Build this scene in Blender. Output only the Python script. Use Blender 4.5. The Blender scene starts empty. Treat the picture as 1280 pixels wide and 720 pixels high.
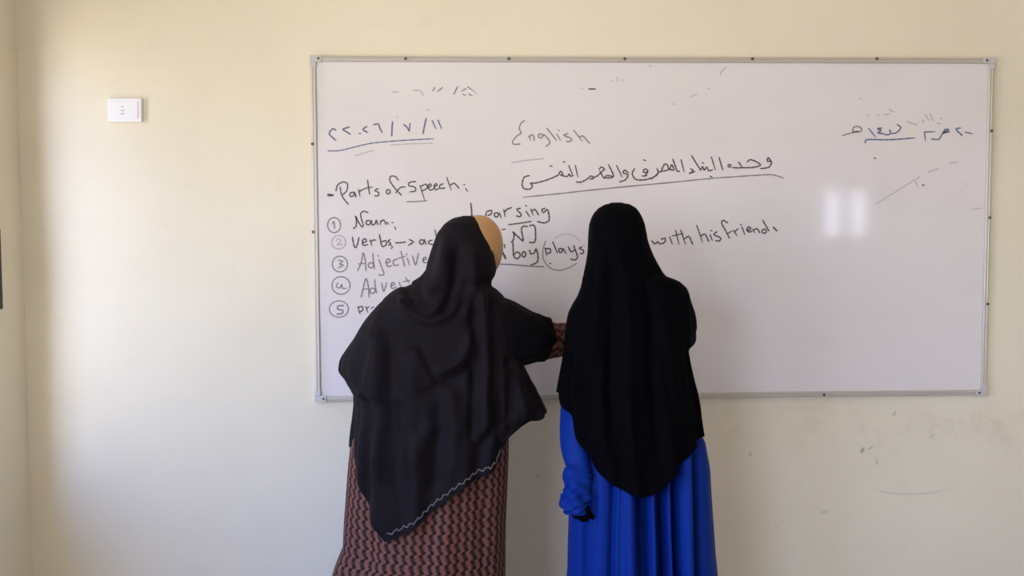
import bpy, bmesh, math, random
import numpy as np
from mathutils import Vector, Matrix, noise

random.seed(4)
SC = bpy.context.scene
COL = SC.collection

# ------------------------------------------------------------------ camera
F = 1050.0
CAM = np.array([-0.597, -2.9687, 1.4865])
YAW, PIT, ROL = 0.0304, -0.0477, -0.0038
_fw = np.array([math.sin(YAW) * math.cos(PIT), math.cos(YAW) * math.cos(PIT), math.sin(PIT)])
_r = np.array([math.cos(YAW), -math.sin(YAW), 0.0])
_u = np.cross(_r, _fw)
_r2 = _r * math.cos(ROL) + _u * math.sin(ROL)
_u2 = -_r * math.sin(ROL) + _u * math.cos(ROL)
cam_data = bpy.data.cameras.new('camera')
cam_data.sensor_width = 36.0
cam_data.lens = F / 1280 * 36.0
cam_data.clip_start = 0.05
cam = bpy.data.objects.new('camera', cam_data)
COL.objects.link(cam)
M = Matrix(((_r2[0], _u2[0], -_fw[0], CAM[0]), (_r2[1], _u2[1], -_fw[1], CAM[1]),
            (_r2[2], _u2[2], -_fw[2], CAM[2]), (0, 0, 0, 1)))
cam.matrix_world = M
SC.camera = cam


def at(px, py, y):
    """point of the place seen at (px, py) and standing at depth y"""
    d = _fw + _r2 * ((px - 640) / F) - _u2 * ((py - 360) / F)
    return CAM + d * ((y - CAM[1]) / d[1])


def see(P):
    d = np.asarray(P, float) - CAM
    w = d @ _fw
    return 640 + F * (d @ _r2) / w, 360 - F * (d @ _u2) / w


# ------------------------------------------------------------------ light
SC.view_settings.view_transform = 'Standard'
SC.view_settings.look = 'None'
SC.view_settings.gamma = 1.0
SC.view_settings.use_curve_mapping = False
SC.view_settings.exposure = -0.04
try:
    SC.cycles.use_denoising = True
    SC.cycles.max_bounces = 10
    SC.cycles.diffuse_bounces = 6
    SC.cycles.transparent_max_bounces = 12
    SC.cycles.sample_clamp_indirect = 6.0
except Exception:
    pass
SKY_UP = (0.48, 0.88, 2.25)
SKY_HORIZON = (0.91, 1.02, 1.34)
GROUND = (1.02, 0.97, 0.92)
SKY_STRENGTH = 10.0
world = bpy.data.worlds.new('daylight')
SC.world = world
world.use_nodes = True
nt = world.node_tree
nt.nodes.clear()
tc = nt.nodes.new('ShaderNodeTexCoord')
sx = nt.nodes.new('ShaderNodeSeparateXYZ')
mr = nt.nodes.new('ShaderNodeMapRange')
mr.inputs['From Min'].default_value = -1
ramp = nt.nodes.new('ShaderNodeValToRGB')
bg = nt.nodes.new('ShaderNodeBackground')
wo = nt.nodes.new('ShaderNodeOutputWorld')
nt.links.new(tc.outputs['Generated'], sx.inputs[0])
nt.links.new(sx.outputs['Z'], mr.inputs['Value'])
nt.links.new(mr.outputs[0], ramp.inputs[0])
e = ramp.color_ramp.elements
e[0].position = 0.40
e[0].color = (*GROUND, 1)
e[1].position = 0.74
e[1].color = (*SKY_UP, 1)
m_ = ramp.color_ramp.elements.new(0.54)
m_.color = (*SKY_HORIZON, 1)
nt.links.new(ramp.outputs[0], bg.inputs[0])
bg.inputs[1].default_value = SKY_STRENGTH
nt.links.new(bg.outputs[0], wo.inputs[0])

XL, XR, YB, ZC = -2.205, 4.45, -7.5, 3.05          # room: left and right wall, back wall, ceiling
W1 = (-0.40, -0.185, 0.70, 2.25)                    # window beside the board, in the left wall: y0, y1, z0, z1
W2 = (-2.70, -1.35, 0.75, 2.25)                    # second window of the left wall, unseen, assumed for overall fill
W5_FILL = (-5.40, -3.30, 0.80, 2.50)  # third left-wall opening, unseen, added for more fill light
W6_FILL = (-5.30, -4.55, 0.90, 2.50)                    # unseen right-wall opening behind the camera, added to raise the ambient light
W3 = (3.66, 3.92, 1.60, 2.22)                      # two narrow high windows in the back wall: x0, x1, z0, z1
W4 = (3.99, 4.25, 1.60, 2.22)


def portal(name, loc, rot, sx_, sy_):
    l = bpy.data.lights.new(name, 'AREA')
    l.shape = 'RECTANGLE'
    l.size, l.size_y = sx_, sy_
    l.cycles.is_portal = True
    o = bpy.data.objects.new(name, l)
    o.location = loc
    o.rotation_euler = rot
    COL.objects.link(o)


for nm, w in (('window_daylight', W1), ('window_daylight', W2), ('window_daylight', W5_FILL)):
    portal(nm, (XL - 0.075, (w[0] + w[1]) / 2, (w[2] + w[3]) / 2), (0, -math.pi / 2, 0), w[3] - w[2], w[1] - w[0])
portal('window_daylight', (XR + 0.11, (W6_FILL[0] + W6_FILL[1]) / 2, (W6_FILL[2] + W6_FILL[3]) / 2), (0, math.pi / 2, 0), W6_FILL[3] - W6_FILL[2], W6_FILL[1] - W6_FILL[0])  # portal of the added right-wall opening
for w in (W3, W4):
    portal('window_daylight', ((w[0] + w[1]) / 2, YB - 0.1, (w[2] + w[3]) / 2), (math.pi / 2, 0, math.pi), w[1] - w[0], w[3] - w[2])


# ------------------------------------------------------------------ materials
def S(r, g, b):
    def f(c):
        c /= 255.0
        return c / 12.92 if c <= 0.04045 else ((c + 0.055) / 1.055) ** 2.4
    return (f(r), f(g), f(b), 1.0)


def mat(name, color, rough=0.6, metallic=0.0, spec=0.5, sheen=0.0, sheen_tint=(1, 1, 1, 1)):
    m = bpy.data.materials.new(name)
    m.use_nodes = True
    b = m.node_tree.nodes['Principled BSDF']
    b.inputs['Base Color'].default_value = color
    b.inputs['Roughness'].default_value = rough
    b.inputs['Metallic'].default_value = metallic
    b.inputs['Specular IOR Level'].default_value = spec
    if sheen:
        b.inputs['Sheen Weight'].default_value = sheen
        b.inputs['Sheen Roughness'].default_value = 0.5
        b.inputs['Sheen Tint'].default_value = sheen_tint
    return m


class NB:
    """small node helper"""
    def __init__(self, m):
        self.t = m.node_tree
        self.b = m.node_tree.nodes['Principled BSDF']

    def n(self, kind, **kw):
        x = self.t.nodes.new(kind)
        for k, v in kw.items():
            setattr(x, k, v)
        return x

    def put(self, sock, v):
        if isinstance(v, (int, float)):
            sock.default_value = v
        elif isinstance(v, tuple):
            sock.default_value = v
        else:
            self.t.links.new(v, sock)

    def math(self, op, a, b=None, clamp=False):
        x = self.n('ShaderNodeMath', operation=op, use_clamp=clamp)
        self.put(x.inputs[0], a)
        if b is not None:
            self.put(x.inputs[1], b)
        return x.outputs[0]

    def mix(self, f, a, b):
        x = self.n('ShaderNodeMix', data_type='RGBA')
        self.put(x.inputs[0], f)
        self.put(x.inputs[6], a)
        self.put(x.inputs[7], b)
        return x.outputs[2]

    def noise(self, vec, scale, detail=3.0, rough=0.5):
        x = self.n('ShaderNodeTexNoise')
        self.t.links.new(vec, x.inputs['Vector'])
        x.inputs['Scale'].default_value = scale
        x.inputs['Detail'].default_value = detail
        x.inputs['Roughness'].default_value = rough
        return x.outputs['Fac']

    def range(self, v, a, b, c=0.0, d=1.0):
        x = self.n('ShaderNodeMapRange', interpolation_type='SMOOTHSTEP')
        self.put(x.inputs['Value'], v)
        for i, q in enumerate((a, b, c, d)):
            x.inputs[i + 1].default_value = q
        return x.outputs[0]

    def bump(self, h, strength=0.2, dist=0.01):
        x = self.n('ShaderNodeBump')
        x.inputs['Strength'].default_value = strength
        x.inputs['Distance'].default_value = dist
        self.t.links.new(h, x.inputs['Height'])
        self.t.links.new(x.outputs[0], self.b.inputs['Normal'])


WALL_C = (0.82, 0.735, 0.535, 1)


def plaster(name, base, marks=False):
    m = mat(name, base, 0.55, spec=0.3)
    q = NB(m)
    obj_v = q.n('ShaderNodeTexCoord').outputs['Object']
    n1 = q.noise(obj_v, 1.3, 4)
    n2 = q.noise(obj_v, 9.0, 5, 0.65)
    dark = tuple(c * k for c, k in zip(base[:3], (0.90, 0.88, 0.86))) + (1,)
    c = q.mix(q.range(n1, 0.35, 0.75, 0.0, 0.7), base, dark)
    c = q.mix(q.range(n2, 0.52, 0.80, 0.0, 0.45), c, dark)
    if marks:
        sep = q.n('ShaderNodeSeparateXYZ')
        q.t.links.new(obj_v, sep.inputs[0])
        X, Z = sep.outputs[0], sep.outputs[2]
        grime = tuple(k * v for k, v in zip(base[:3], (0.72, 0.69, 0.66))) + (1,)
        # rubbed, greyed plaster in the band below the board
        low = q.math('MULTIPLY', q.range(Z, 0.62, 0.90, 0.0, 1.0), q.range(Z, 0.98, 0.92, 0.0, 1.0))
        right = q.range(X, -0.1, 0.5)
        blot = q.range(q.noise(obj_v, 4.5, 6, 0.7), 0.46, 0.72)
        c = q.mix(q.math('MULTIPLY', q.math('MULTIPLY', low, right), q.math('MULTIPLY', blot, 0.55)), c, grime)
        mark = tuple(v * 0.42 for v in base[:3]) + (1,)
        for (px, py, rx, rz, tilt, s) in ((1078, 563, .0075, .013, -.5, .8), (1088, 560, .012, .005, .5, .5), (1096, 577, .006, .014, 0, .35),
                                          (938, 568, .008, .008, 0, .4), (1118, 517, .006, .012, -.4, .4), (672, 595, .012, .005, .1, .35),
                                          (1030, 640, .02, .008, .2, .25), (970, 660, .006, .006, 0, .3), (1165, 545, .016, .008, .5, .2)):
            p = at(px, py, 0)
            dx = q.math('SUBTRACT', X, float(p[0]))
            dz = q.math('SUBTRACT', Z, float(p[2]))
            ca, sa = math.cos(tilt), math.sin(tilt)
            a = q.math('DIVIDE', q.math('ADD', q.math('MULTIPLY', dx, ca), q.math('MULTIPLY', dz, sa)), rx)
            b = q.math('DIVIDE', q.math('SUBTRACT', q.math('MULTIPLY', dz, ca), q.math('MULTIPLY', dx, sa)), rz)
            r2 = q.math('ADD', q.math('MULTIPLY', a, a), q.math('MULTIPLY', b, b))
            c = q.mix(q.range(r2, 0.2, 1.3, s, 0.0), c, mark)
        # one long curved scrape
        p0, p1 = at(1092, 612, 0), at(1190, 616, 0)
        t = q.math('DIVIDE', q.math('SUBTRACT', X, float(p0[0])), float(p1[0] - p0[0]))
        arc = q.math('SUBTRACT', q.math('MULTIPLY', q.math('MULTIPLY', t, q.math('SUBTRACT', t, 1.0)), 0.075), -float(p0[2]))
        dz = q.math('ABSOLUTE', q.math('SUBTRACT', Z, arc))
        on = q.math('MULTIPLY', q.range(dz, 0.001, 0.005, 0.28, 0.0),
                    q.math('MULTIPLY', q.range(t, 0.0, 0.15), q.range(t, 1.0, 0.8)))
        c = q.mix(on, c, mark)
    q.t.links.new(c, q.b.inputs['Base Color'])
    q.bump(q.noise(obj_v, 60.0, 4, 0.6), 0.10, 0.004)
    return m


M_WALL = plaster('cream_plaster_marked', WALL_C, True)
M_WALL2 = plaster('cream_plaster', WALL_C)
M_CEIL = plaster('white_ceiling_paint', (0.84, 0.80, 0.73, 1))
M_FLOOR = mat('floor_tile', (0.42, 0.36, 0.30, 1), 0.4)
q = NB(M_FLOOR)
v = q.n('ShaderNodeTexCoord').outputs['Object']
br = q.n('ShaderNodeTexBrick', offset=0.0)
q.t.links.new(v, br.inputs['Vector'])
br.inputs['Scale'].default_value = 1.0
br.inputs['Brick Width'].default_value = 0.4
br.inputs['Row Height'].default_value = 0.4
br.inputs['Mortar Size'].default_value = 0.006
br.inputs['Color1'].default_value = (0.56, 0.51, 0.45, 1)
br.inputs['Color2'].default_value = (0.52, 0.47, 0.41, 1)
br.inputs['Mortar'].default_value = (0.2, 0.18, 0.16, 1)
q.t.links.new(br.outputs['Color'], q.b.inputs['Base Color'])
M_FRAMEWOOD = mat('window_paint', (0.55, 0.50, 0.42, 1), 0.45)
M_DARK = mat('dark_metal', (0.03, 0.026, 0.024, 1), 0.5)
M_GLASS = bpy.data.materials.new('window_glass')
M_GLASS.use_nodes = True
g = M_GLASS.node_tree
g.nodes.clear()
t1, t2, t3, t4 = (g.nodes.new('ShaderNodeBsdfTransparent'), g.nodes.new('ShaderNodeBsdfGlossy'),
                  g.nodes.new('ShaderNodeMixShader'), g.nodes.new('ShaderNodeOutputMaterial'))
t2.inputs['Roughness'].default_value = 0.03
t3.inputs[0].default_value = 0.06
g.links.new(t1.outputs[0], t3.inputs[1])
g.links.new(t2.outputs[0], t3.inputs[2])
g.links.new(t3.outputs[0], t4.inputs[0])

M_BOARD = mat('glossy_white_board', (0.74, 0.695, 0.665, 1), 0.16, spec=0.5)
q = NB(M_BOARD)
v = q.n('ShaderNodeTexCoord').outputs['Object']
mp = q.n('ShaderNodeMapping')
mp.inputs['Scale'].default_value = (1.0, 1.0, 2.2)
mp.inputs['Rotation'].default_value = (0, 0.25, 0)
q.t.links.new(v, mp.inputs[0])
smear = q.range(q.noise(mp.outputs[0], 2.2, 5, 0.6), 0.42, 0.72)
q.t.links.new(q.mix(q.math('MULTIPLY', smear, 0.5), (0.765, 0.70, 0.645, 1), (0.72, 0.655, 0.60, 1)), q.b.inputs['Base Color'])
q.t.links.new(q.range(q.noise(v, 5.0, 4), 0.3, 0.7, 0.062, 0.088), q.b.inputs['Roughness'])
M_ALU = mat('brushed_aluminium_frame', (0.56, 0.51, 0.42, 1), 0.45, 0.35)
M_CAP = mat('frame_corner_plastic', (0.55, 0.52, 0.46, 1), 0.5)
M_SCREW = mat('dull_screw', (0.10, 0.085, 0.07, 1), 0.5, 0.4)
M_PLATE = mat('white_socket_plastic', (0.86, 0.83, 0.78, 1), 0.35)
M_SLOT = mat('socket_slot', (0.42, 0.39, 0.36, 1), 0.6)
M_INK = mat('dark_marker_ink', (0.115, 0.092, 0.084, 1), 0.6, spec=0.2)
M_INK_B = mat('blue_marker_ink', (0.13, 0.155, 0.23, 1), 0.6, spec=0.2)
M_INK_S = mat('thin_marker_ink', (0.26, 0.225, 0.21, 1), 0.6, spec=0.2)
M_INK_F = mat('half_wiped_ink', (0.48, 0.43, 0.40, 1), 0.5, spec=0.3)
M_INK_R = mat('half_wiped_red_ink', (0.55, 0.40, 0.36, 1), 0.5, spec=0.3)
M_SKIN = mat('skin', (0.52, 0.27, 0.10, 1), 0.5)
q = NB(M_SKIN)
v = q.n('ShaderNodeTexCoord').outputs['Object']
q.t.links.new(q.mix(q.noise(v, 14, 4), (0.55, 0.29, 0.105, 1), (0.49, 0.25, 0.088, 1)), q.b.inputs['Base Color'])
q.b.inputs['Subsurface Weight'].default_value = 0.08
q.b.inputs['Subsurface Radius'].default_value = (0.012, 0.005, 0.003)
M_BROW = mat('eyebrow_hair', (0.02, 0.013, 0.01, 1), 0.7)


def cloth(name, color, rough, scale, sheen=0.0, tint=(1, 1, 1, 1), spec=0.2, bump=0.12):
    m = mat(name, color, rough, spec=spec, sheen=sheen, sheen_tint=tint)
    q = NB(m)
    uv = q.n('ShaderNodeTexCoord').outputs['UV']
    w1 = q.n('ShaderNodeTexWave', bands_direction='X')
    w2 = q.n('ShaderNodeTexWave', bands_direction='Y')
    for w in (w1, w2):
        q.t.links.new(uv, w.inputs['Vector'])
        w.inputs['Scale'].default_value = scale
        w.inputs['Distortion'].default_value = 0.6
    q.bump(q.math('ADD', w1.outputs['Fac'], w2.outputs['Fac']), bump, 0.001)
    return m


M_SCARF = cloth('thin_black_cotton', (0.0064, 0.0036, 0.0044, 1), 0.75, 160, 0.01, (0.35, 0.27, 0.33, 1), 0.12)
M_CAPE = cloth('black_cape_cloth', (0.0030, 0.0020, 0.0024, 1), 0.8, 160, 0.01, (0.30, 0.24, 0.27, 1), 0.08)
M_KHIMAR = cloth('plain_black_crepe', (0.0013, 0.0011, 0.0016, 1), 0.85, 190, 0.0, (0.3, 0.3, 0.4, 1), 0.04)
M_GLOVE = cloth('black_knit_glove', (0.0016, 0.0014, 0.002, 1), 0.9, 220, 0.0, (1, 1, 1, 1), 0.04)
M_BLUE = cloth('royal_blue_satin_crepe', (0.0020, 0.021, 0.165, 1), 0.55, 170, 0.04, (0.10, 0.22, 0.7, 1), 0.08)
M_TRIM = mat('pale_embroidery_thread', (0.13, 0.112, 0.098, 1), 0.7)

# crocheted brown lace: a lattice of zigzag columns and open eyelets, in metres on the cloth's own UV
M_LACE = mat('brown_crochet_lace', (0.12, 0.05, 0.035, 1), 0.75, spec=0.2)
q = NB(M_LACE)
uvn = q.n('ShaderNodeTexCoord').outputs['UV']
wob = q.n('ShaderNodeTexNoise')
q.t.links.new(uvn, wob.inputs['Vector'])
wob.inputs['Scale'].default_value = 9.0
sep = q.n('ShaderNodeSeparateXYZ')
q.t.links.new(uvn, sep.inputs[0])
U, V = sep.outputs[0], sep.outputs[1]
U = q.math('ADD', U, q.math('MULTIPLY', wob.outputs['Fac'], 0.02))
tri = q.math('PINGPONG', V, 0.0145)
col_ = q.math('ADD', q.math('MULTIPLY', U, 1.0 / 0.0265), q.math('MULTIPLY', tri, 34.0))
zig = q.math('SINE', q.math('MULTIPLY', col_, 2 * math.pi))
row_ = q.math('SINE', q.math('MULTIPLY', q.math('ADD', V, q.math('MULTIPLY', U, 0.55)), 2 * math.pi / 0.0145))
h = q.math('ADD', q.math('MULTIPLY', zig, 0.74), q.math('MULTIPLY', row_, 0.38))
k = q.range(h, -0.62, 0.5)
fine = q.noise(uvn, 260.0, 3)
k2 = q.math('MULTIPLY', k, q.range(fine, 0.25, 0.7, 0.7, 1.0))
q.t.links.new(q.mix(k2, (0.016, 0.0055, 0.005, 1), (0.185, 0.068, 0.040, 1)), q.b.inputs['Base Color'])
q.bump(h, 0.6, 0.003)


# ------------------------------------------------------------------ mesh helpers
def link(name, bm, m, parent=None, smooth=False):
    me = bpy.data.meshes.new(name)
    bmesh.ops.recalc_face_normals(bm, faces=bm.faces[:])
    bm.to_mesh(me)
    bm.free()
    if smooth:
        for p in me.polygons:
            p.use_smooth = True
    me.materials.append(m)
    o = bpy.data.objects.new(name, me)
    COL.objects.link(o)
    if parent is not None:
        o.parent = parent
        o.matrix_parent_inverse = Matrix.Translation(-WORLD_LOC(parent))
    return o


def WORLD_LOC(o):
    v = Vector(o.location)
    p = o
    if p.parent is not None:
        return Vector((0, 0, 0)) if tuple(p.location) == (0, 0, 0) else v
    return v


def tag(o, label=None, cat=None, group=None, kind=None):
    if label:
        o['label'] = label
    if cat:
        o['category'] = cat
    if group:
        o['group'] = group
    if kind:
        o['kind'] = kind
    return o


def empty(name, loc):
    o = bpy.data.objects.new(name, None)
    o.empty_display_size = 0.1
    o.location = loc
    COL.objects.link(o)
    return o


def add_box(bm, x0, x1, y0, y1, z0, z1, bevel=0.0, seg=2):
    r = bmesh.ops.create_cube(bm, size=1.0)
    vs = r['verts']
    for v in vs:
        v.co = Vector(((x0 + x1) / 2 + v.co.x * (x1 - x0), (y0 + y1) / 2 + v.co.y * (y1 - y0), (z0 + z1) / 2 + v.co.z * (z1 - z0)))
    if bevel:
        es = list({e for v in vs for e in v.link_edges})
        bmesh.ops.bevel(bm, geom=es, offset=bevel, segments=seg, affect='EDGES', profile=0.6)


def grid_mesh(P, UV=None, close_u=True, cap_top=None, cap_bot=None):
    """P: (nv, nu, 3) rows; returns a bmesh with uv in metres"""
    nv, nu = P.shape[:2]
    bm = bmesh.new()
    vs = [[bm.verts.new(P[i, j]) for j in range(nu)] for i in range(nv)]
    lay = bm.loops.layers.uv.new('UVMap')
    for i in range(nv - 1):
        for j in range(nu if close_u else nu - 1):
            k = (j + 1) % nu
            try:
                f = bm.faces.new((vs[i][j], vs[i][k], vs[i + 1][k], vs[i + 1][j]))
            except ValueError:
                continue
            if UV is not None:
                for lp, (a, b) in zip(f.loops, ((i, j), (i, j + 1), (i + 1, j + 1), (i + 1, j))):
                    lp[lay].uv = (UV[a, b, 0], UV[a, b, 1])
    for cap, row in ((cap_top, 0), (cap_bot, nv - 1)):
        if cap:
            c = bm.verts.new(P[row].mean(axis=0))
            for j in range(nu):
                bm.faces.new((vs[row][j], vs[row][(j + 1) % nu], c))
    return bm


def smooth1(a, n):
    if n < 2:
        return a
    k = np.hanning(2 * n + 1)
    k /= k.sum()
    return np.convolve(np.pad(a, n, mode='edge'), k, mode='valid')


def pdist(qx, qy, pts):
    """pixel distance to a polyline, signed (positive on its right when walking along it), and its parameter"""
    best = np.full(qx.shape, 1e9)
    sg = np.zeros(qx.shape)
    tt = np.zeros(qx.shape)
    n = len(pts) - 1
    for i in range(n):
        (ax, ay), (bx, by) = pts[i], pts[i + 1]
        dx, dy = bx - ax, by - ay
        L2 = dx * dx + dy * dy
        t = np.clip(((qx - ax) * dx + (qy - ay) * dy) / L2, 0, 1)
        d = np.hypot(qx - ax - t * dx, qy - ay - t * dy)
        s = np.sign((qy - ay) * dx - (qx - ax) * dy)
        m = d < best
        best = np.where(m, d, best)
        sg = np.where(m, s, sg)
        tt = np.where(m, (i + t) / n, tt)
    return best, sg, tt


def spl(pts, n):
    pts = np.asarray(pts, float)
    if len(pts) < 3:
        t = np.linspace(0, 1, n)[:, None]
        return pts[0] * (1 - t) + pts[-1] * t
    p = np.vstack([2 * pts[0] - pts[1], pts, 2 * pts[-1] - pts[-2]])
    out = []
    m = len(pts) - 1
    for s in np.linspace(0, m, n):
        i = min(int(s), m - 1)
        t = s - i
        a, b, c, d = p[i:i + 4]
        out.append(0.5 * (2 * b + (c - a) * t + (2 * a - 5 * b + 4 * c - d) * t * t + (3 * b - a - 3 * c + d) * t ** 3))
    return np.array(out)


def garment(name, m, parent, rows, hem=None, hem_front=None, face=None, nu=224, nv=230, ridges=(), folds=None,
            power=2.3, thick=0.0018, gain=1.0, cap=True, smooth=6, floor=None, jitter=0.0, seed=0.0):
    """cloth hanging round a body: sections (py, left, right, y, depth front, depth back, opening) down the figure,
    cut at the hem, with drape folds pushed in and out of the surface"""
    rows = np.asarray([r if len(r) == 7 else tuple(r) + (0,) for r in rows], float)
    py = np.arange(rows[0, 0], rows[-1, 0] + 0.01, 0.5)
    L, R, Y, BF, BB, OP = (smooth1(np.interp(py, rows[:, 0], rows[:, i]), smooth) for i in range(1, 7))
    L[:3], R[:3] = rows[0, 1], rows[0, 2]
    pl = np.array([at(a, b, c) for a, b, c in zip(L, py, Y)])
    pr = np.array([at(a, b, c) for a, b, c in zip(R, py, Y)])
    CX, A, Z = (pl[:, 0] + pr[:, 0]) / 2, (pr[:, 0] - pl[:, 0]) / 2, (pl[:, 2] + pr[:, 2]) / 2
    if floor is not None:
        Z = np.maximum(Z, floor)
    th = np.linspace(0, 2 * math.pi, nu, endpoint=False)
    c, s = np.cos(th), np.sin(th)
    ex = 2.0 / power
    sc, ss = np.sign(c) * np.abs(c) ** ex, np.sign(s) * np.abs(s) ** ex
    B = np.where(s[None, :] > 0, BF[:, None], BB[:, None])
    k = 1.0
    if face:
        d = np.abs((th - face[0] + math.pi) % (2 * math.pi) - math.pi) / face[1]
        w = np.clip(1.25 - d, 0, 0.5) / 0.5
        w = w * w * (3 - 2 * w)
        k = 1 - OP[:, None] * w[None, :] * face[2]
    full = np.stack([CX[:, None] + A[:, None] * sc[None, :] * k, Y[:, None] + B * ss[None, :] * k,
                     np.repeat(Z[:, None], nu, 1)], 2)                      # (n, nu, 3)
    n = len(py)
    end = np.full(nu, n - 1.0)
    if hem is not None:
        hx, hy = np.array([p[0] for p in hem], float), np.array([p[1] for p in hem], float)
        qx, qy = see(full)
        back = s <= 1e-6
        over = qy > np.interp(qx, hx, hy)
        for j in range(nu):
            if back[j]:
                o = np.nonzero(over[:, j])[0]
                o = o[o > n * 0.3]
                end[j] = o[0] if len(o) else n - 1
        j0, j1 = 0, nu // 2
        e0, e1 = end[j0], end[j1]
        for j in range(1, nu // 2):
            t = j / (nu // 2)
            dip = hem_front(t) if hem_front else 0.0
            end[j] = min(n - 1, e0 * (1 - t) + e1 * t + dip * 2)
        for _ in range(3):
            end = np.convolve(np.pad(end, 1, mode='wrap'), [0.25, 0.5, 0.25], mode='valid')
    tv = np.linspace(0, 1, nv)
    tv = tv * 0.75 + 0.25 * tv ** 1.7 if cap else tv
    idx = tv[:, None] * end[None, :]
    i0 = np.clip(np.floor(idx).astype(int), 0, n - 2)
    fr = (idx - i0)[..., None]
    jj = np.arange(nu)[None, :]
    P = full[i0, jj] * (1 - fr) + full[i0 + 1, jj] * fr
    # outward directions
    du = np.roll(P, -1, 1) - np.roll(P, 1, 1)
    dv = np.gradient(P, axis=0)
    N = np.cross(dv, du)
    N /= np.linalg.norm(N, axis=2, keepdims=True) + 1e-9
    ctr = np.stack([np.interp(idx, np.arange(n), CX), np.interp(idx, np.arange(n), Y)], 2)
    flip = np.sign(((P[..., :2] - ctr) * N[..., :2]).sum(2).mean())
    N *= flip
    qx, qy = see(P)
    D = np.zeros(P.shape[:2])
    bk = np.clip((0.35 - s) / 0.5, 0, 1)[None, :]
    for r in ridges:
        kind, pts, wd, amp = r[:4]
        amp = amp * gain if amp < 0 or name != 'dress' else amp
        sp = spl(pts, 6 * len(pts))
        d, sg, t = pdist(qx, qy, [tuple(p) for p in sp])
        fade = np.clip(np.minimum(t, 1 - t) / 0.16, 0, 1) if (len(r) < 5 or r[4]) else np.ones_like(t)
        fade = fade * fade * (3 - 2 * fade)
        if kind == 'ridge':
            D += bk * fade * amp * np.exp(-(d / wd) ** 2)
        elif kind == 'step':            # an overlapping edge: raised on the right-hand side of the line, falling away
            side = 1 / (1 + np.exp(-np.clip(sg * d / 1.6, -30, 30)))
            D += bk * fade * amp * side * np.exp(-np.clip(sg * d, 0, None) / wd)
    if folds is not None:
        D += folds(th[None, :], P, qx, qy, tv[:, None])
    if jitter:
        J = np.array([[noise.noise(Vector((p[0] * 16 + seed, p[1] * 16, p[2] * 7))) for p in row[::2]] for row in P[::2]])
        J = np.repeat(np.repeat(J, 2, 0), 2, 1)[:P.shape[0], :P.shape[1]]
        for ax in (0, 1):
            J = (np.roll(J, 1, ax) + 2 * J + np.roll(J, -1, ax)) / 4
        D += J * jitter * np.clip(tv / 0.12, 0, 1)[:, None]
    if cap:
        D[0] = 0
    P = P + N * D[..., None]
    if floor is not None:
        P[..., 2] = np.maximum(P[..., 2], floor)
    # uv in metres
    mid = P[nv // 2]
    seg = np.linalg.norm(np.roll(mid, -1, 0) - mid, axis=1)
    uu = np.concatenate([[0], np.cumsum(seg)])
    UV = np.zeros((nv, nu + 1, 2))
    UV[..., 0] = uu[None, :]
    UV[:, :nu, 1] = P[..., 2]
    UV[:, nu, 1] = P[:, 0, 2]
    bm = grid_mesh(P, UV, True, cap_top=cap)
    o = link(name, bm, m, parent, True)
    if thick:
        md = o.modifiers.new('cloth', 'SOLIDIFY')
        md.thickness = thick
        md.offset = -1
    return o, P, N, qx, qy


def tube(name, m, parent, pts, ra, rb, nu=40, n=70, up=(0, 0, 1), wrinkle=None, cap0=False, cap1=False, thick=0.0015, turn_in=0.0):
    """sleeve: a round of cloth along a path, half-height ra and half-depth rb at each path point"""
    path = spl(pts, n)
    ts = np.linspace(0, 1, n)
    kk = np.linspace(0, 1, len(pts))
    ra, rb = smooth1(np.interp(ts, kk, ra), 4), smooth1(np.interp(ts, kk, rb), 4)
    T = np.gradient(path, axis=0)
    T /= np.linalg.norm(T, axis=1, keepdims=True)
    up = np.asarray(up, float)
    B_ = np.cross(T, up)
    B_ /= np.linalg.norm(B_, axis=1, keepdims=True)
    Nn = np.cross(B_, T)
    th = np.linspace(0, 2 * math.pi, nu, endpoint=False)
    W = wrinkle(ts[:, None], th[None, :]) if wrinkle else 0.0
    P = (path[:, None] + Nn[:, None] * ((ra[:, None] + W) * np.cos(th))[..., None] + B_[:, None] * ((rb[:, None] + W) * np.sin(th))[..., None])
    if turn_in:
        a = P[-1] * (1 - turn_in) + path[-1] * turn_in
        P = np.concatenate([P, [a], [a - T[-1] * 0.03]])
    nvv = len(P)
    UV = np.zeros((nvv, nu + 1, 2))
    L = np.concatenate([[0], np.cumsum(np.linalg.norm(np.diff(P[:, 0], axis=0), axis=1))])
    UV[..., 1] = L[:, None]
    UV[..., 0] = np.linspace(0, 2 * math.pi * ra.mean(), nu + 1)[None, :]
    bm = grid_mesh(P, UV, True, cap_top=cap0, cap_bot=cap1)
    o = link(name, bm, m, parent, True)
    if thick and not (cap0 and cap1):
        md = o.modifiers.new('cloth', 'SOLIDIFY')
        md.thickness = thick
        md.offset = -1
    return o


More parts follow.
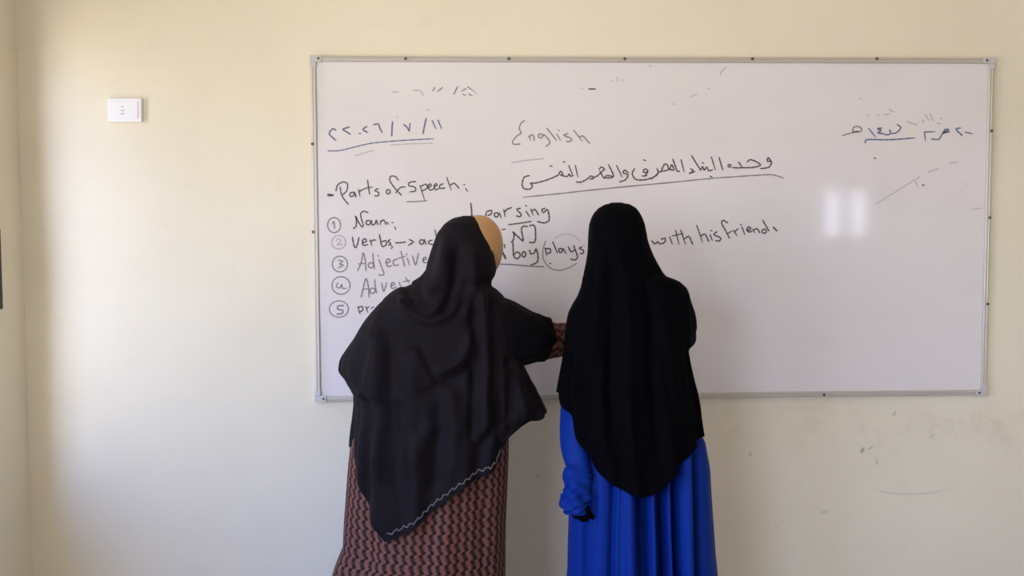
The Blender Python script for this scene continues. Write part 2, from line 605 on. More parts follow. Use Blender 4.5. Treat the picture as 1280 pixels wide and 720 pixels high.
# body: limbs, trunk, head and hands laid out as tapered pieces, then fused into one skin
def add_capsule(bm, p, q, r0, r1, seg=12):
    p, q = Vector(p), Vector(q)
    ax = q - p
    L = ax.length
    if L < 1e-6:
        ax, L = Vector((0, 0, 1)), 1e-6
    z = ax.normalized()
    x = z.orthogonal().normalized()
    y = z.cross(x)
    rings = []
    for k in range(0, 4):
        a = -math.pi / 2 + k * math.pi / 8
        rings.append((p + z * (r0 * math.sin(a)), r0 * math.cos(a)))
    for k in range(0, 5):
        a = k * math.pi / 8
        rings.append((q + z * (r1 * math.sin(a)), r1 * math.cos(a)))
    vs = []
    for c, r in rings:
        r = max(r, 1e-4)
        vs.append([bm.verts.new(c + x * (r * math.cos(2 * math.pi * j / seg)) + y * (r * math.sin(2 * math.pi * j / seg))) for j in range(seg)])
    for i in range(len(vs) - 1):
        for j in range(seg):
            bm.faces.new((vs[i][j], vs[i][(j + 1) % seg], vs[i + 1][(j + 1) % seg], vs[i + 1][j]))
    bm.faces.new(vs[0][::-1])
    bm.faces.new(vs[-1])


def add_ellipsoid(bm, c, r, rot=None):
    res = bmesh.ops.create_uvsphere(bm, u_segments=24, v_segments=16, radius=1.0)
    for v in res['verts']:
        w = Vector((v.co.x * r[0], v.co.y * r[1], v.co.z * r[2]))
        v.co = Vector(c) + ((rot @ w) if rot else w)


def add_head(bm, c, rot):
    """head facing local +y: skull, brow, closed lids, nose, lips, chin, ears"""
    c = Vector(c)
    res = bmesh.ops.create_uvsphere(bm, u_segments=64, v_segments=48, radius=1.0)

    def bump(n, d, w, h):
        return h * math.exp(-((n - Vector(d).normalized()).length / w) ** 2)
    for v in res['verts']:
        n = v.co.normalized()
        w = Vector((n.x * 0.074, n.y * 0.095, n.z * 0.112))
        if n.z < 0:                                     # jaw narrows
            w.x *= 1 - 0.28 * min(1, -n.z) ** 1.3
            if n.y < 0:
                w.y *= 1 - 0.35 * (-n.z)
        f = 0.0
        f += bump(n, (0, 1, -0.22), 0.16, 0.020) + bump(n, (0, 1, -0.05), 0.12, 0.010)      # nose and bridge
        f += bump(n, (0.34, 1, 0.20), 0.22, 0.004) + bump(n, (-0.34, 1, 0.20), 0.22, 0.004)  # brow
        f -= bump(n, (0.36, 1, 0.02), 0.16, 0.009) + bump(n, (-0.36, 1, 0.02), 0.16, 0.009)  # sockets
        f += bump(n, (0.36, 1, 0.0), 0.09, 0.006) + bump(n, (-0.36, 1, 0.0), 0.09, 0.006)    # lids
        f += bump(n, (0.55, 1, -0.25), 0.30, 0.004) + bump(n, (-0.55, 1, -0.25), 0.30, 0.004)  # cheeks
        f += bump(n, (0, 1, -0.52), 0.10, 0.007) + bump(n, (0, 1, -0.66), 0.10, 0.007)        # lips
        f += bump(n, (0, 0.9, -1.0), 0.22, 0.010)                                             # chin
        w += Vector((n.x, n.y, n.z)) * f
        v.co = c + rot @ w
    for sx_ in (-1, 1):
        e_ = c + rot @ Vector((sx_ * 0.073, -0.008, -0.005))
        add_ellipsoid(bm, e_, (0.010, 0.020, 0.032), rot)


def hand_pieces(mx, side, curl, spread=1.0, grow=0.0):
    """five fingers and a palm. local: +x to the fingertips, +y to the thumb (side flips it), -z is the palm"""
    out = []

    def T(p):
        return mx @ Vector((p[0], p[1] * side, p[2]))
    kn = {'i': (.088, .030), 'm': (.092, .010), 'r': (.087, -.011), 'p': (.078, -.030)}
    ln = {'i': (.042, .025, .020), 'm': (.047, .029, .021), 'r': (.043, .027, .020), 'p': (.033, .020, .018)}
    for k, (x, y) in kn.items():
        out.append((T((.004, y * .55, 0)), T((x, y, 0)), .0125 + grow, .0105 + grow))
    out.append((T((.03, .012, -.004)), T((.075, .005, -.004)), .015 + grow, .012 + grow))
    for k, (x, y) in kn.items():
        p = Vector((x, y, 0))
        ang = 0.0
        fan = {'i': .10, 'm': .02, 'r': -.06, 'p': -.16}[k] * spread
        cr = curl if isinstance(curl, (int, float)) else curl[k]
        for q_, seg in enumerate(ln[k]):
            ang += cr * (0.9, 1.1, 0.7)[q_]
            d = Vector((math.cos(ang) * math.cos(fan), math.sin(fan) * math.cos(ang), -math.sin(ang)))
            q2 = p + d * seg
            r0 = (.0092, .0084, .0076)[q_] * (0.9 if k == 'p' else 1)
            r1 = (.0084, .0076, .0066)[q_] * (0.9 if k == 'p' else 1)
            out.append((T(p), T(q2), r0 + grow, r1 + grow))
            p = q2
    a, b, c2, d2 = (.012, .018, -.006), (.044, .045, -.016), (.068, .055, -.026), (.088, .052, -.034)
    out += [(T(a), T(b), .0145 + grow, .0115 + grow), (T(b), T(c2), .0105 + grow, .0095 + grow), (T(c2), T(d2), .0092 + grow, .0078 + grow)]
    return out


def fuse(name, bm, voxel, m, parent=None, it=6):
    me = bpy.data.meshes.new(name + '_pieces')
    bmesh.ops.recalc_face_normals(bm, faces=bm.faces[:])
    bm.to_mesh(me)
    bm.free()
    o = bpy.data.objects.new(name, me)
    COL.objects.link(o)
    a = o.modifiers.new('skin', 'REMESH')
    a.mode = 'VOXEL'
    a.voxel_size = voxel
    b = o.modifiers.new('soft', 'SMOOTH')
    b.iterations = it
    b.factor = 0.5
    dg = bpy.context.evaluated_depsgraph_get()
    new = bpy.data.meshes.new_from_object(o.evaluated_get(dg))
    o.modifiers.clear()
    o.data = new
    new.name = name
    bpy.data.meshes.remove(me)
    for p in new.polygons:
        p.use_smooth = True
    new.materials.clear()
    new.materials.append(m)
    if parent is not None:
        o.parent = parent
        o.matrix_parent_inverse = Matrix.Translation(-Vector(parent.location))
    return o


def frame(o, xdir, zdir):
    x = Vector(xdir).normalized()
    z = Vector(zdir)
    z = (z - x * z.dot(x)).normalized()
    y = z.cross(x)
    return Matrix(((x[0], y[0], z[0], o[0]), (x[1], y[1], z[1], o[1]), (x[2], y[2], z[2], o[2]), (0, 0, 0, 1)))


# ------------------------------------------------------------------ the room
T_ = 0.22


def wall_with_holes(name, axis, pos, out, a0, a1, z0, z1, holes, m):
    """wall slab whose inner face lies at pos; holes are (a0, a1, z0, z1)"""
    bm = bmesh.new()
    hs = sorted(holes)
    lo, hi = sorted((pos, pos + out))

    def slab(p0, p1, q0, q1):
        if p1 - p0 < 1e-4 or q1 - q0 < 1e-4:
            return
        if axis == 'x':
            add_box(bm, lo, hi, p0, p1, q0, q1)
        else:
            add_box(bm, p0, p1, lo, hi, q0, q1)
    cur = a0
    for h0, h1, k0, k1 in hs:
        slab(cur, h0, z0, z1)
        slab(h0, h1, z0, k0)
        slab(h0, h1, k1, z1)
        cur = h1
    slab(cur, a1, z0, z1)
    return tag(link(name, bm, m), kind='structure')


wall_with_holes('wall_front', 'y', 0.0, T_, XL - T_, XR + T_, 0, ZC, [], M_WALL)
wall_with_holes('wall_left', 'x', XL, -0.08, YB, 0, 0, ZC, [W1, W2, W5_FILL], M_WALL2)
wall_with_holes('wall_right', 'x', XR, 0.12, YB, 0, 0, ZC, [W6_FILL], M_WALL2)
wall_with_holes('wall_back', 'y', YB, -T_, XL - T_, XR + T_, 0, ZC, [W3, W4], M_WALL2)
bm = bmesh.new()
add_box(bm, XL - T_, XR + T_, YB - T_, T_, -0.1, 0)
tag(link('floor', bm, M_FLOOR), kind='structure')
bm = bmesh.new()
add_box(bm, XL - T_, XR + T_, YB - T_, T_, ZC, ZC + 0.1)
tag(link('ceiling', bm, M_CEIL), kind='structure')


def window(name, axis, pos, out, w, mull):
    a0, a1, z0, z1 = w
    fw_ = 0.032
    y0, y1 = pos + out * 0.45, pos + out * 0.72

    def bx(bm, p0, p1, q0, q1, d0=y0, d1=y1):
        lo, hi = sorted((d0, d1))
        if axis == 'x':
            add_box(bm, lo, hi, p0, p1, q0, q1, 0.004)
        else:
            add_box(bm, p0, p1, lo, hi, q0, q1, 0.004)
    bm = bmesh.new()
    bx(bm, a0, a0 + fw_, z0, z1)
    bx(bm, a1 - fw_, a1, z0, z1)
    bx(bm, a0 + fw_, a1 - fw_, z0, z0 + fw_)
    bx(bm, a0 + fw_, a1 - fw_, z1 - fw_, z1)
    for k in range(mull):
        c = a0 + (a1 - a0) * (k + 1) / (mull + 1)
        bx(bm, c - 0.02, c + 0.02, z0 + fw_, z1 - fw_)
    o = tag(link(name, bm, M_FRAMEWOOD), kind='structure')
    bm = bmesh.new()
    dm = (y0 + y1) / 2
    bx(bm, a0 + fw_ - .004, a1 - fw_ + .004, z0 + fw_ - .004, z1 - fw_ + .004, dm - 0.002, dm + 0.002)
    link('pane', bm, M_GLASS, o)
    return o


window('window_1', 'x', XL, -0.08, W1, 0)
bm = bmesh.new()
z0_, z1_ = float(at(4, 386, -0.14)[2]), float(at(4, 286, -0.14)[2])
add_box(bm, XL - 0.002, XL + 0.014, -0.172, -0.152, z0_, z1_, 0.004)
link('latch_bar', bm, M_DARK, bpy.data.objects['window_1'])
window('window_2', 'x', XL, -0.08, W2, 1)
window('fill_window_5', 'x', XL, -0.08, W5_FILL, 1)  # frame for the added left-wall fill opening
window('fill_window_6', 'x', XR, 0.12, W6_FILL, 1)  # added only for ambient light, out of view
window('window_3', 'y', YB, -T_, W3, 0)
window('window_4', 'y', YB, -T_, W4, 0)

# ------------------------------------------------------------------ whiteboard
BX, BZ0, BZ1 = 1.2, 0.95, 2.15
BY = -0.024                                             # front of the frame
wb = tag(empty('whiteboard', (0, -0.002, BZ0)),
         'wide white wall board covered in handwriting, with thin metal frame', 'whiteboard')
FW = 0.019
bm = bmesh.new()
add_box(bm, -BX + 0.004, BX - 0.004, -0.016, -0.0015, BZ0 + 0.004, BZ1 - 0.004)
panel = link('panel', bm, M_BOARD, wb)
YP = -0.016


def rail(p0, p1, inward):
    """frame rail with a rounded lip, a groove and an outer flange; p0-p1 along the outer edge"""
    prof = [(0.0, -0.0015), (0.0, -0.018), (0.002, -0.0215), (0.006, -0.0225), (0.008, -0.0205), (0.0105, -0.0205),
            (0.0125, -0.0235), (0.0165, -0.0235), (FW, -0.0205), (FW, -0.0155)]
    bm = bmesh.new()
    d = (Vector(p1) - Vector(p0)).normalized()
    ends = []
    for p, s in ((Vector(p0), 1), (Vector(p1), -1)):
        ends.append([bm.verts.new(p + Vector(inward) * a + Vector((0, b, 0)) + d * s * a) for a, b in prof])
    for i in range(len(prof) - 1):
        bm.faces.new((ends[0][i], ends[0][i + 1], ends[1][i + 1], ends[1][i]))
    bm.faces.new((ends[0][-1], ends[0][0], ends[1][0], ends[1][-1]))
    bm.faces.new(ends[0][::-1])
    bm.faces.new(ends[1])
    return link('frame_rail', bm, M_ALU, wb)


rail((-BX, 0, BZ1), (BX, 0, BZ1), (0, 0, -1))
rail((-BX, 0, BZ0), (BX, 0, BZ0), (0, 0, 1))
rail((-BX, 0, BZ0), (-BX, 0, BZ1), (1, 0, 0))
rail((BX, 0, BZ0), (BX, 0, BZ1), (-1, 0, 0))
for sx_ in (-1, 1):
    for z, sz in ((BZ0, 1), (BZ1, -1)):
        bm = bmesh.new()
        xs = sorted((sx_ * BX + sx_ * 0.002, sx_ * BX - sx_ * 0.040))
        zs = sorted((z - sz * 0.002, z + sz * 0.0205))
        add_box(bm, *xs, -0.0255, -0.0015, *zs, 0.003)
        xs = sorted((sx_ * BX + sx_ * 0.002, sx_ * BX - sx_ * 0.0205))
        zs = sorted((z + sz * 0.0205, z + sz * 0.040))
        add_box(bm, *xs, -0.0255, -0.0015, *zs, 0.003)
        cap_ = link('corner_cap', bm, M_CAP, wb)
        bm = bmesh.new()
        bmesh.ops.create_cone(bm, cap_ends=True, segments=16, radius1=0.0045, radius2=0.0035, depth=0.003,
                              matrix=Matrix.Translation((sx_ * (BX - 0.029), -0.0265, z + sz * 0.0095)) @ Matrix.Rotation(math.pi / 2, 4, 'X'))
        link('cap_screw', bm, M_SCREW, cap_)


def screw(px, py, r=0.0052):
    p = at(px, py, -0.0235)
    bm = bmesh.new()
    mx = Matrix.Translation(p) @ Matrix.Rotation(math.pi / 2, 4, 'X')
    bmesh.ops.create_cone(bm, cap_ends=True, segments=18, radius1=r * .8, radius2=r, depth=0.0035, matrix=mx)
    add_box(bm, p[0] - r * .8, p[0] + r * .8, p[1] - .0022, p[1] - .001, p[2] - .0007, p[2] + .0007)
    link('screw', bm, M_SCREW, wb)


for px in (507, 636, 781, 940.5, 1096):
    screw(px, 73.4)
for px, py in ((390.5, 180), (391.5, 290), (1239.5, 163.5), (1237, 272), (1234.6, 380)):
    screw(px, py)
for px in (500, 1030):
    screw(px, 496.5 if px < 700 else 493.5)


# ---- handwriting, laid on the board as thin marker strokes
def ring(cx, cy, rx, ry, a0=0, a1=360, n=14):
    return [(cx + rx * math.cos(math.radians(a0 + (a1 - a0) * i / n)), cy + ry * math.sin(math.radians(a0 + (a1 - a0) * i / n))) for i in range(n + 1)]


def dot(x, y, r=4):
    return [(x - r, y - r * .3), (x + r, y + r * .3)]


SIDE = [0]


def write(label, strokes, origin, scale, m, w=2.0):
    """strokes in the writer's own little page: origin (px) and scale (units per px)"""
    bm = bmesh.new()
    for st in strokes:
        ww = w
        if isinstance(st, tuple) and isinstance(st[0], (int, float)) and isinstance(st[1], list):
            ww, st = st
        pts = np.array([(origin[0] + x / scale, origin[1] + y / scale) for x, y in st], float)
        L = np.hypot(*np.diff(pts, axis=0).T).sum()
        n = max(3, min(60, int(L / 1.6) + 2 * len(pts)))
        c = spl(pts, n) if len(pts) > 2 else spl(pts, 3)
        W3_ = np.array([at(a, b, YP) for a, b in c])
        t = np.gradient(W3_, axis=0)
        t /= np.linalg.norm(t, axis=1, keepdims=True) + 1e-9
        nn = np.stack([-t[:, 2], np.zeros(len(t)), t[:, 0]], 1)
        hw = ww / 354 / 2
        W3_[0] -= t[0] * hw * .7
        W3_[-1] += t[-1] * hw * .7
        SIDE[0] = (SIDE[0] + 1) % 7
        yo = YP - 0.0003 - 0.00003 * SIDE[0]
        rows = []
        for i in range(len(c)):
            k = hw * (0.9 + 0.16 * math.sin(i * 1.7 + len(pts))) * (0.72 if i in (0, len(c) - 1) else 1)
            a, b = W3_[i] + nn[i] * k, W3_[i] - nn[i] * k
            rows.append([bm.verts.new((a[0], YP + .0001, a[2])), bm.verts.new((a[0], yo, a[2])), bm.verts.new((b[0], yo, b[2])), bm.verts.new((b[0], YP + .0001, b[2]))])
        for i in range(len(rows) - 1):
            for j in range(3):
                bm.faces.new((rows[i][j], rows[i][j + 1], rows[i + 1][j + 1], rows[i + 1][j]))
        bm.faces.new(rows[0])
        bm.faces.new(rows[-1][::-1])
    o = link('handwriting', bm, m, panel)
    o['label'] = label
    return o


A_ = (400, 215)
write('dark heading reading Parts of Speech', [
    (4.2, [(68, 184), (100, 186)]),
    [(160, 120), (172, 180), (198, 225), (226, 256)], [(128, 150), (142, 104), (186, 80), (220, 96), (214, 148), (182, 182)],
    [(276, 162), (246, 166), (240, 192), (264, 194), (278, 168), (288, 198)], [(308, 140), (320, 192)], [(314, 164), (330, 145), (350, 140)],
    [(381, 66), (388, 120), (397, 176)], [(355, 132), (420, 120)], [(466, 132), (440, 148), (470, 166), (464, 190), (438, 190)],
    ring(546, 158, 16, 17),
    [(626, 64), (602, 36), (566, 36), (560, 72), (600, 130), (652, 186)], [(606, 168), (642, 126), (680, 118)],
    [(766, 76), (716, 84), (712, 110), (756, 120), (764, 150), (718, 160)], [(800, 108), (836, 222)], [(806, 116), (848, 98), (856, 130), (816, 152)],
    [(866, 126), (890, 110), (880, 95), (864, 115), (880, 145), (906, 136)], [(912, 120), (936, 106), (926, 93), (912, 115), (926, 142), (952, 130)],
    [(986, 95), (960, 105), (962, 130), (1000, 128)], [(1014, 45), (1050, 142)], [(1042, 106), (1070, 90), (1086, 100), (1112, 130)],
    dot(1155, 102), [(1166, 132), (1180, 154)]], A_, 6.4, M_INK, 1.9)
write('thin line under Speech', [[(694, 238), (780, 236), (856, 230)]], A_, 6.4, M_INK_S, 1.7)
write('short upright stroke above the left head', [[(1206, 250), (1212, 300), (1217, 400)]], A_, 6.4, M_INK, 2.2)
write('dark word Noun', [
    [(268, 452), (288, 434), (292, 388), (284, 352), (306, 396), (332, 436), (346, 430), (330, 370), (326, 335), (348, 314), (384, 325)],
    ring(386, 405, 17, 18), [(412, 386), (416, 422), (440, 414), (450, 386), (462, 420)], [(482, 420), (486, 388)], [(488, 400), (508, 384), (530, 420)],
    [(534, 402), (550, 418)], dot(580, 405), [(598, 440), (606, 460)]], A_, 6.4, M_INK, 1.9)
write('ringed numeral one', [ring(113, 425, 52, 60, 20, 370), [(98, 412), (112, 398), (116, 452)]], A_, 6.4, M_INK_S, 1.8)
write('faint ringed numeral two', [ring(150, 562, 56, 54), [(130, 546), (156, 534), (164, 556), (138, 582), (178, 580)]], A_, 6.4, M_INK_F, 1.9)
write('dark words Verbs, arrow, ac', [
    [(258, 520), (276, 600), (296, 588), (312, 524)], [(342, 565), (372, 555), (360, 534), (340, 550), (346, 586), (382, 580)],
    [(400, 545), (416, 588)], [(406, 562), (424, 545), (446, 545)], [(475, 500), (496, 592), (530, 580), (524, 550), (490, 560)],
    [(562, 540), (544, 556), (566, 572), (548, 586)], dot(572, 590), [(580, 602), (570, 612)], [(604, 566), (640, 566), (684, 560)],
    [(714, 540), (746, 560), (708, 586)], ring(814, 560, 17, 18), [(836, 540), (848, 580)], [(896, 546), (874, 552), (870, 572), (900, 580)],
    [(920, 465), (945, 580)]], A_, 6.4, M_INK, 2.0)
B_ = (400, 300)
write('ringed numeral three', [ring(163, 197, 62, 64), [(150, 165), (186, 174), (160, 196), (192, 206), (148, 228)]], B_, 6.545, M_INK_S, 1.7)
write('dark word Adjective', [
    [(308, 250), (338, 182), (352, 106), (370, 162), (376, 252)], [(318, 196), (372, 190)], ring(416, 206, 21, 22), [(432, 108), (437, 170), (446, 236)],
    [(482, 160), (508, 232), (522, 282), (480, 286)], dot(476, 130), [(540, 190), (575, 176), (560, 154), (540, 178), (556, 216), (586, 210)],
    [(632, 156), (600, 170), (606, 206), (642, 204)], [(662, 92), (676, 150), (692, 216)], [(640, 150), (702, 132)], [(714, 150), (732, 206)], dot(710, 118),
    [(756, 130), (782, 202), (806, 110)], [(840, 166), (870, 155), (860, 140), (844, 155), (852, 186), (882, 180)]], B_, 6.545, M_INK_S, 1.9)
write('ringed numeral four', [ring(172, 372, 74, 72, 30, 380), [(146, 350), (134, 382), (162, 392), (176, 362), (186, 396), (216, 394)]], B_, 6.545, M_INK_S, 1.7)
write('dark word Adverb, cut off by the shawl', [
    [(338, 466), (352, 400), (376, 316), (396, 382), (402, 466)], [(346, 406), (402, 396)], ring(430, 415, 21, 22), [(448, 325), (452, 380), (464, 432)],
    [(504, 355), (522, 420), (546, 350)], [(580, 376), (610, 362), (596, 348), (580, 365), (590, 396), (622, 386)], [(648, 345), (660, 385)],
    [(702, 310), (728, 352)], [(680, 342), (736, 330)]], B_, 6.545, M_INK_S, 1.9)
write('ringed numeral five', [ring(155, 565, 78, 67, 10, 375), (2.3, [(192, 536), (150, 540), (146, 566), (184, 575), (182, 600), (140, 606)])], B_, 6.545, M_INK_S, 1.6)
write('dark letters pre', [[(310, 548), (328, 604)], [(312, 552), (344, 544), (350, 574), (320, 590)], [(374, 545), (392, 592)], [(380, 560), (402, 545)],
                           [(420, 560), (440, 546)]], B_, 6.545, M_INK, 1.9)
C_ = (620, 140)
write('thin dark word English', [
    [(246, 74), (216, 95), (200, 138), (216, 180)], [(216, 182), (180, 206), (144, 250), (152, 276), (206, 274)], [(280, 206), (296, 242)],
    [(286, 216), (306, 195), (322, 206), (328, 246)], [(400, 194), (370, 190), (364, 214), (394, 220), (410, 196), (450, 235), (460, 265), (428, 296)],
    [(434, 138), (476, 190), (516, 242)], [(520, 190), (552, 242)], dot(540, 158, 3), [(616, 186), (580, 200), (642, 226), (640, 250), (604, 254)],
    [(668, 158), (738, 248)], [(714, 216), (740, 205), (762, 222), (802, 268)]], C_, 6.857, M_INK_S, 1.9)
write('faint line under English', [[(134, 436), (250, 416), (410, 400)]], C_, 6.857, M_INK_F, 1.7)
write('left half of the dark Arabic heading', [
    [(286, 545), (242, 560), (224, 620), (240, 656), (290, 661), (312, 634), (296, 610), (330, 610), (400, 594), (480, 566), (535, 540)],
    [(535, 540), (554, 508), (572, 534), (552, 540)], [(560, 545), (610, 552), (626, 532), (640, 552), (660, 542)], [(624, 460), (658, 546)], [(680, 460), (702, 556)],
    dot(472, 464, 9), dot(585, 428, 6),
    [(690, 600), (730, 601), (782, 574), (816, 548), (836, 570), (806, 574)], [(836, 562), (872, 545), (912, 506), (930, 492), (904, 472), (884, 490)],
    [(890, 505), (926, 566), (950, 545), (1002, 552)], [(964, 450), (1006, 552), (930, 566)], [(1034, 460), (1080, 556)],
    [(1132, 520), (1104, 498), (1090, 520), (1116, 532), (1132, 540), (1110, 580), (1060, 600)]], C_, 6.857, M_INK, 2.0)
D_ = (780, 180)
write('right half of the dark Arabic heading', [
    [(76, 180), (60, 216), (86, 256), (150, 260), (216, 240), (242, 214)], [(152, 236), (172, 194), (150, 182), (140, 204), (172, 206)], [(132, 232), (166, 230)],
    dot(150, 118, 7), [(240, 178), (246, 216), (200, 252)], [(248, 202), (268, 198), (292, 150), (314, 152), (320, 186), (272, 200)],
    [(320, 186), (332, 180), (346, 150), (362, 188), (332, 186)], [(354, 110), (372, 160), (386, 196), (402, 198)], [(414, 115), (436, 202)],
    [(482, 180), (502, 194), (474, 214)], [(478, 214), (516, 200)], [(490, 84), (524, 140), (556, 190)], [(556, 190), (570, 164), (582, 190), (600, 168), (616, 195), (642, 186)],
    [(634, 94), (662, 186)], dot(572, 138, 4), dot(632, 236, 6), [(690, 98), (702, 140), (716, 186)],
    ring(765, 158, 10, 9), [(786, 172), (852, 170), (830, 130)], [(852, 172), (936, 170), (990, 150), (922, 114), (894, 130)],
    [(1066, 122), (1046, 100), (1040, 124), (1070, 130), (1056, 164), (1020, 176), (990, 178)]], D_, 5.805, M_INK, 2.0)
write('long thin line under the Arabic heading', [[(654, 246.5), (700, 242), (745, 237), (839, 228), (890, 223), (932, 220), (961, 218.4), (970, 219.5), (979, 222.5)]], (0, 0), 1, M_INK_S, 1.7)
E_ = (600, 240)
write('dark word parsing', [
    [(40, 228), (58, 166)], [(60, 168), (96, 158), (96, 188), (66, 202)], ring(140, 196, 18, 18), [(166, 180), (182, 222)], [(204, 154), (216, 212)],
    [(210, 176), (230, 150), (268, 134)], [(346, 140), (316, 150), (352, 190), (340, 212), (314, 204)], [(394, 165), (426, 212)], dot(395, 118),
    [(434, 148), (456, 198)], [(444, 166), (470, 150), (502, 196)], [(556, 140), (530, 152), (546, 176), (576, 150), (592, 200), (590, 245), (550, 265), (494, 254)]],
    E_, 6.857, M_INK, 2.1)
write('line under parsing', [[(244, 280), (340, 268), (440, 252)]], E_, 6.857, M_INK, 1.8)
write('dark letter N with a closing bracket', [
    [(268, 432), (286, 410), (292, 356), (280, 342), (322, 380), (362, 416), (370, 408), (356, 322), (372, 294), (406, 296)],
    [(425, 290), (462, 286), (476, 340), (470, 425), (424, 432)], [(190, 322), (216, 318)]], E_, 6.857, M_INK, 2.1)
write('dark word boy', [
    [(280, 420), (284, 480), (290, 550), (320, 572), (346, 540), (320, 514), (290, 536)], ring(376, 535, 15, 22),
    [(424, 500), (436, 530), (466, 520), (480, 488), (496, 540), (490, 600), (438, 626)], (3.4, [(206, 540), (218, 568)]), [(208, 450), (214, 480)]], E_, 6.857, M_INK, 2.1)
write('line under boy', [[(170, 618), (300, 624), (420, 635), (546, 640)]], E_, 6.857, M_INK_S, 1.9)
write('dark word plays', [
    [(558, 480), (572, 544)], [(562, 486), (600, 488), (602, 520), (572, 526)], [(624, 428), (662, 522)], ring(690, 501, 16, 17), [(712, 485), (738, 527)],
    [(756, 470), (782, 512), (812, 495)], [(802, 460), (820, 505), (836, 560), (810, 582), (780, 574)], [(874, 470), (852, 482), (886, 502), (884, 524), (858, 528)], dot(603, 612, 3)],
    E_, 6.857, M_INK, 2.1)
write('open ring drawn round plays', [[(562, 420), (540, 500), (546, 580), (600, 650), (680, 671), (760, 650), (830, 610)]], E_, 6.857, M_INK_S, 1.5)
write('half wiped arc over plays', [[(640, 400), (720, 360), (800, 376), (860, 420)], [(880, 440), (905, 480)]], E_, 6.857, M_INK_F, 1.2)
F_ = (800, 260)
write('dark words with his friend', [
    [(100, 278), (126, 302), (150, 284), (166, 302), (206, 290), (212, 256), (180, 262)], [(250, 245), (272, 304)], [(300, 190), (328, 304)], [(275, 235), (362, 214)],
    [(344, 188), (382, 304)], [(376, 260), (412, 240), (442, 304)], [(478, 148), (526, 288)], [(510, 240), (546, 220), (578, 280)], [(590, 225), (608, 272)], dot(600, 192),
    [(646, 200), (624, 225), (676, 250), (670, 276), (638, 276)], [(738, 126), (702, 104), (688, 130), (720, 190), (752, 252)], [(736, 218), (772, 194)],
    [(788, 190), (816, 232)], [(796, 202), (826, 174)], [(858, 160), (882, 222)], dot(850, 140, 3), [(900, 192), (932, 176), (916, 158), (900, 180), (916, 202), (942, 196)],
    [(950, 180), (966, 207)], [(956, 186), (986, 175), (1008, 207)], ring(1046, 196, 18, 17), [(1034, 103), (1060, 150), (1086, 192)], (2.8, [(1124, 164), (1152, 192)])],
    F_, 6.737, M_INK, 2.1)
G_ = (400, 130)
write('blue Arabic numerals of the left date', [
    [(126, 208), (100, 200), (74, 235), (96, 264), (126, 290)], [(236, 184), (184, 202), (212, 222), (242, 242)], dot(320, 236), [(376, 180), (344, 204), (382, 228)],
    [(430, 166), (466, 160), (480, 196), (497, 226)], [(580, 142), (576, 200), (574, 256)], [(670, 165), (694, 184), (714, 216)], [(720, 156), (715, 216)],
    [(850, 114), (836, 175), (824, 238)], [(898, 134), (926, 196)], [(944, 130), (972, 196)]], G_, 6.4, M_INK_B, 2.1)
write('blue grey lines under the left date', [[(64, 376), (160, 372), (270, 346), (400, 316), (550, 300), (750, 286), (908, 278)]], G_, 6.4, M_INK_B, 1.5)
write('half wiped lines under the left date', [[(560, 330), (700, 320), (904, 314)], [(280, 416), (340, 396), (430, 370)], [(850, 48), (880, 46)], [(610, 110), (625, 100)]], G_, 6.4, M_INK_F, 1.4)
H_ = (480, 95)
write('dark short strokes along the top', [[(605, 140), (588, 180)], [(700, 140), (645, 186)], [(882, 130), (862, 170), (840, 216)], [(982, 152), (936, 182)], [(1004, 130), (1052, 166)],
                                           [(948, 220), (978, 230)], [(1018, 214), (1058, 238)]], H_, 9.6, M_INK_S, 2.0)
write('half wiped strokes along the top', [[(105, 194), (178, 192)], [(355, 172), (430, 172)], [(440, 185), (475, 232)], dot(535, 408), [(1060, 165), (1110, 215)]], H_, 9.6, M_INK_F, 2.0)
I_ = (720, 70)
write('small dark dash near the top', [[(95, 240), (140, 240)]], I_, 5.818, M_INK, 2.4)
write('half wiped flecks near the top', [[(300, 155), (300, 188)], dot(335, 176, 6), [(830, 300), (880, 275)], [(1050, 140), (1056, 118), (1088, 84)], dot(965, 238, 8),
                                         dot(710, 350, 6), dot(265, 184, 6), dot(40, 235, 5), dot(540, 72, 8)], I_, 5.818, M_INK_F, 1.7)
J_ = (1040, 120)
write('dark Arabic date at the right', [
    [(276, 245), (326, 306)], [(372, 240), (340, 246), (368, 258), (344, 276), (394, 284)], [(398, 292), (438, 284), (432, 254)], [(490, 214), (516, 240), (480, 276), (450, 280)],
    [(694, 270), (700, 332)], [(694, 270), (770, 268)], [(745, 322), (800, 325), (826, 286), (850, 276)], [(830, 274), (876, 256), (850, 250), (840, 270), (880, 270)],
    [(962, 240), (930, 250), (976, 296)], [(1000, 272), (1050, 282)]], J_, 6, M_INK_B, 2.0)
write('dark letter at the left of the right date', [[(80, 296), (150, 276), (216, 264), (214, 236), (170, 230), (154, 264), (196, 266)]], J_, 6, M_INK_S, 1.8)
write('blue line under the right date', [[(250, 352), (256, 330), (300, 326), (430, 328), (620, 315)]], J_, 6, M_INK_B, 1.9)
write('half wiped red letters above the right date', [[(700, 138), (726, 182)], [(736, 134), (756, 186)], [(430, 100), (462, 122)], [(394, 142), (432, 134)], dot(800, 206, 9),
                                                      dot(820, 168, 6), [(680, 180), (690, 200)]], J_, 6, M_INK_R, 1.9)
write('half wiped grey marks round the right date', [[(560, 190), (600, 206), (640, 216)], [(262, 150), (275, 140)], [(340, 148), (356, 140)], [(625, 640), (646, 682)],
                                                     [(720, 572), (760, 556), (800, 545)], [(880, 506), (940, 495)], dot(1005, 660, 4), dot(215, 20, 10)], J_, 6, M_INK_F, 1.7)
write('small dark dots below the right date', [(3.0, dot(322, 467, 3)), (3.0, dot(685, 668, 4))], J_, 6, M_INK_S, 2.2)
K_ = (960, 160)
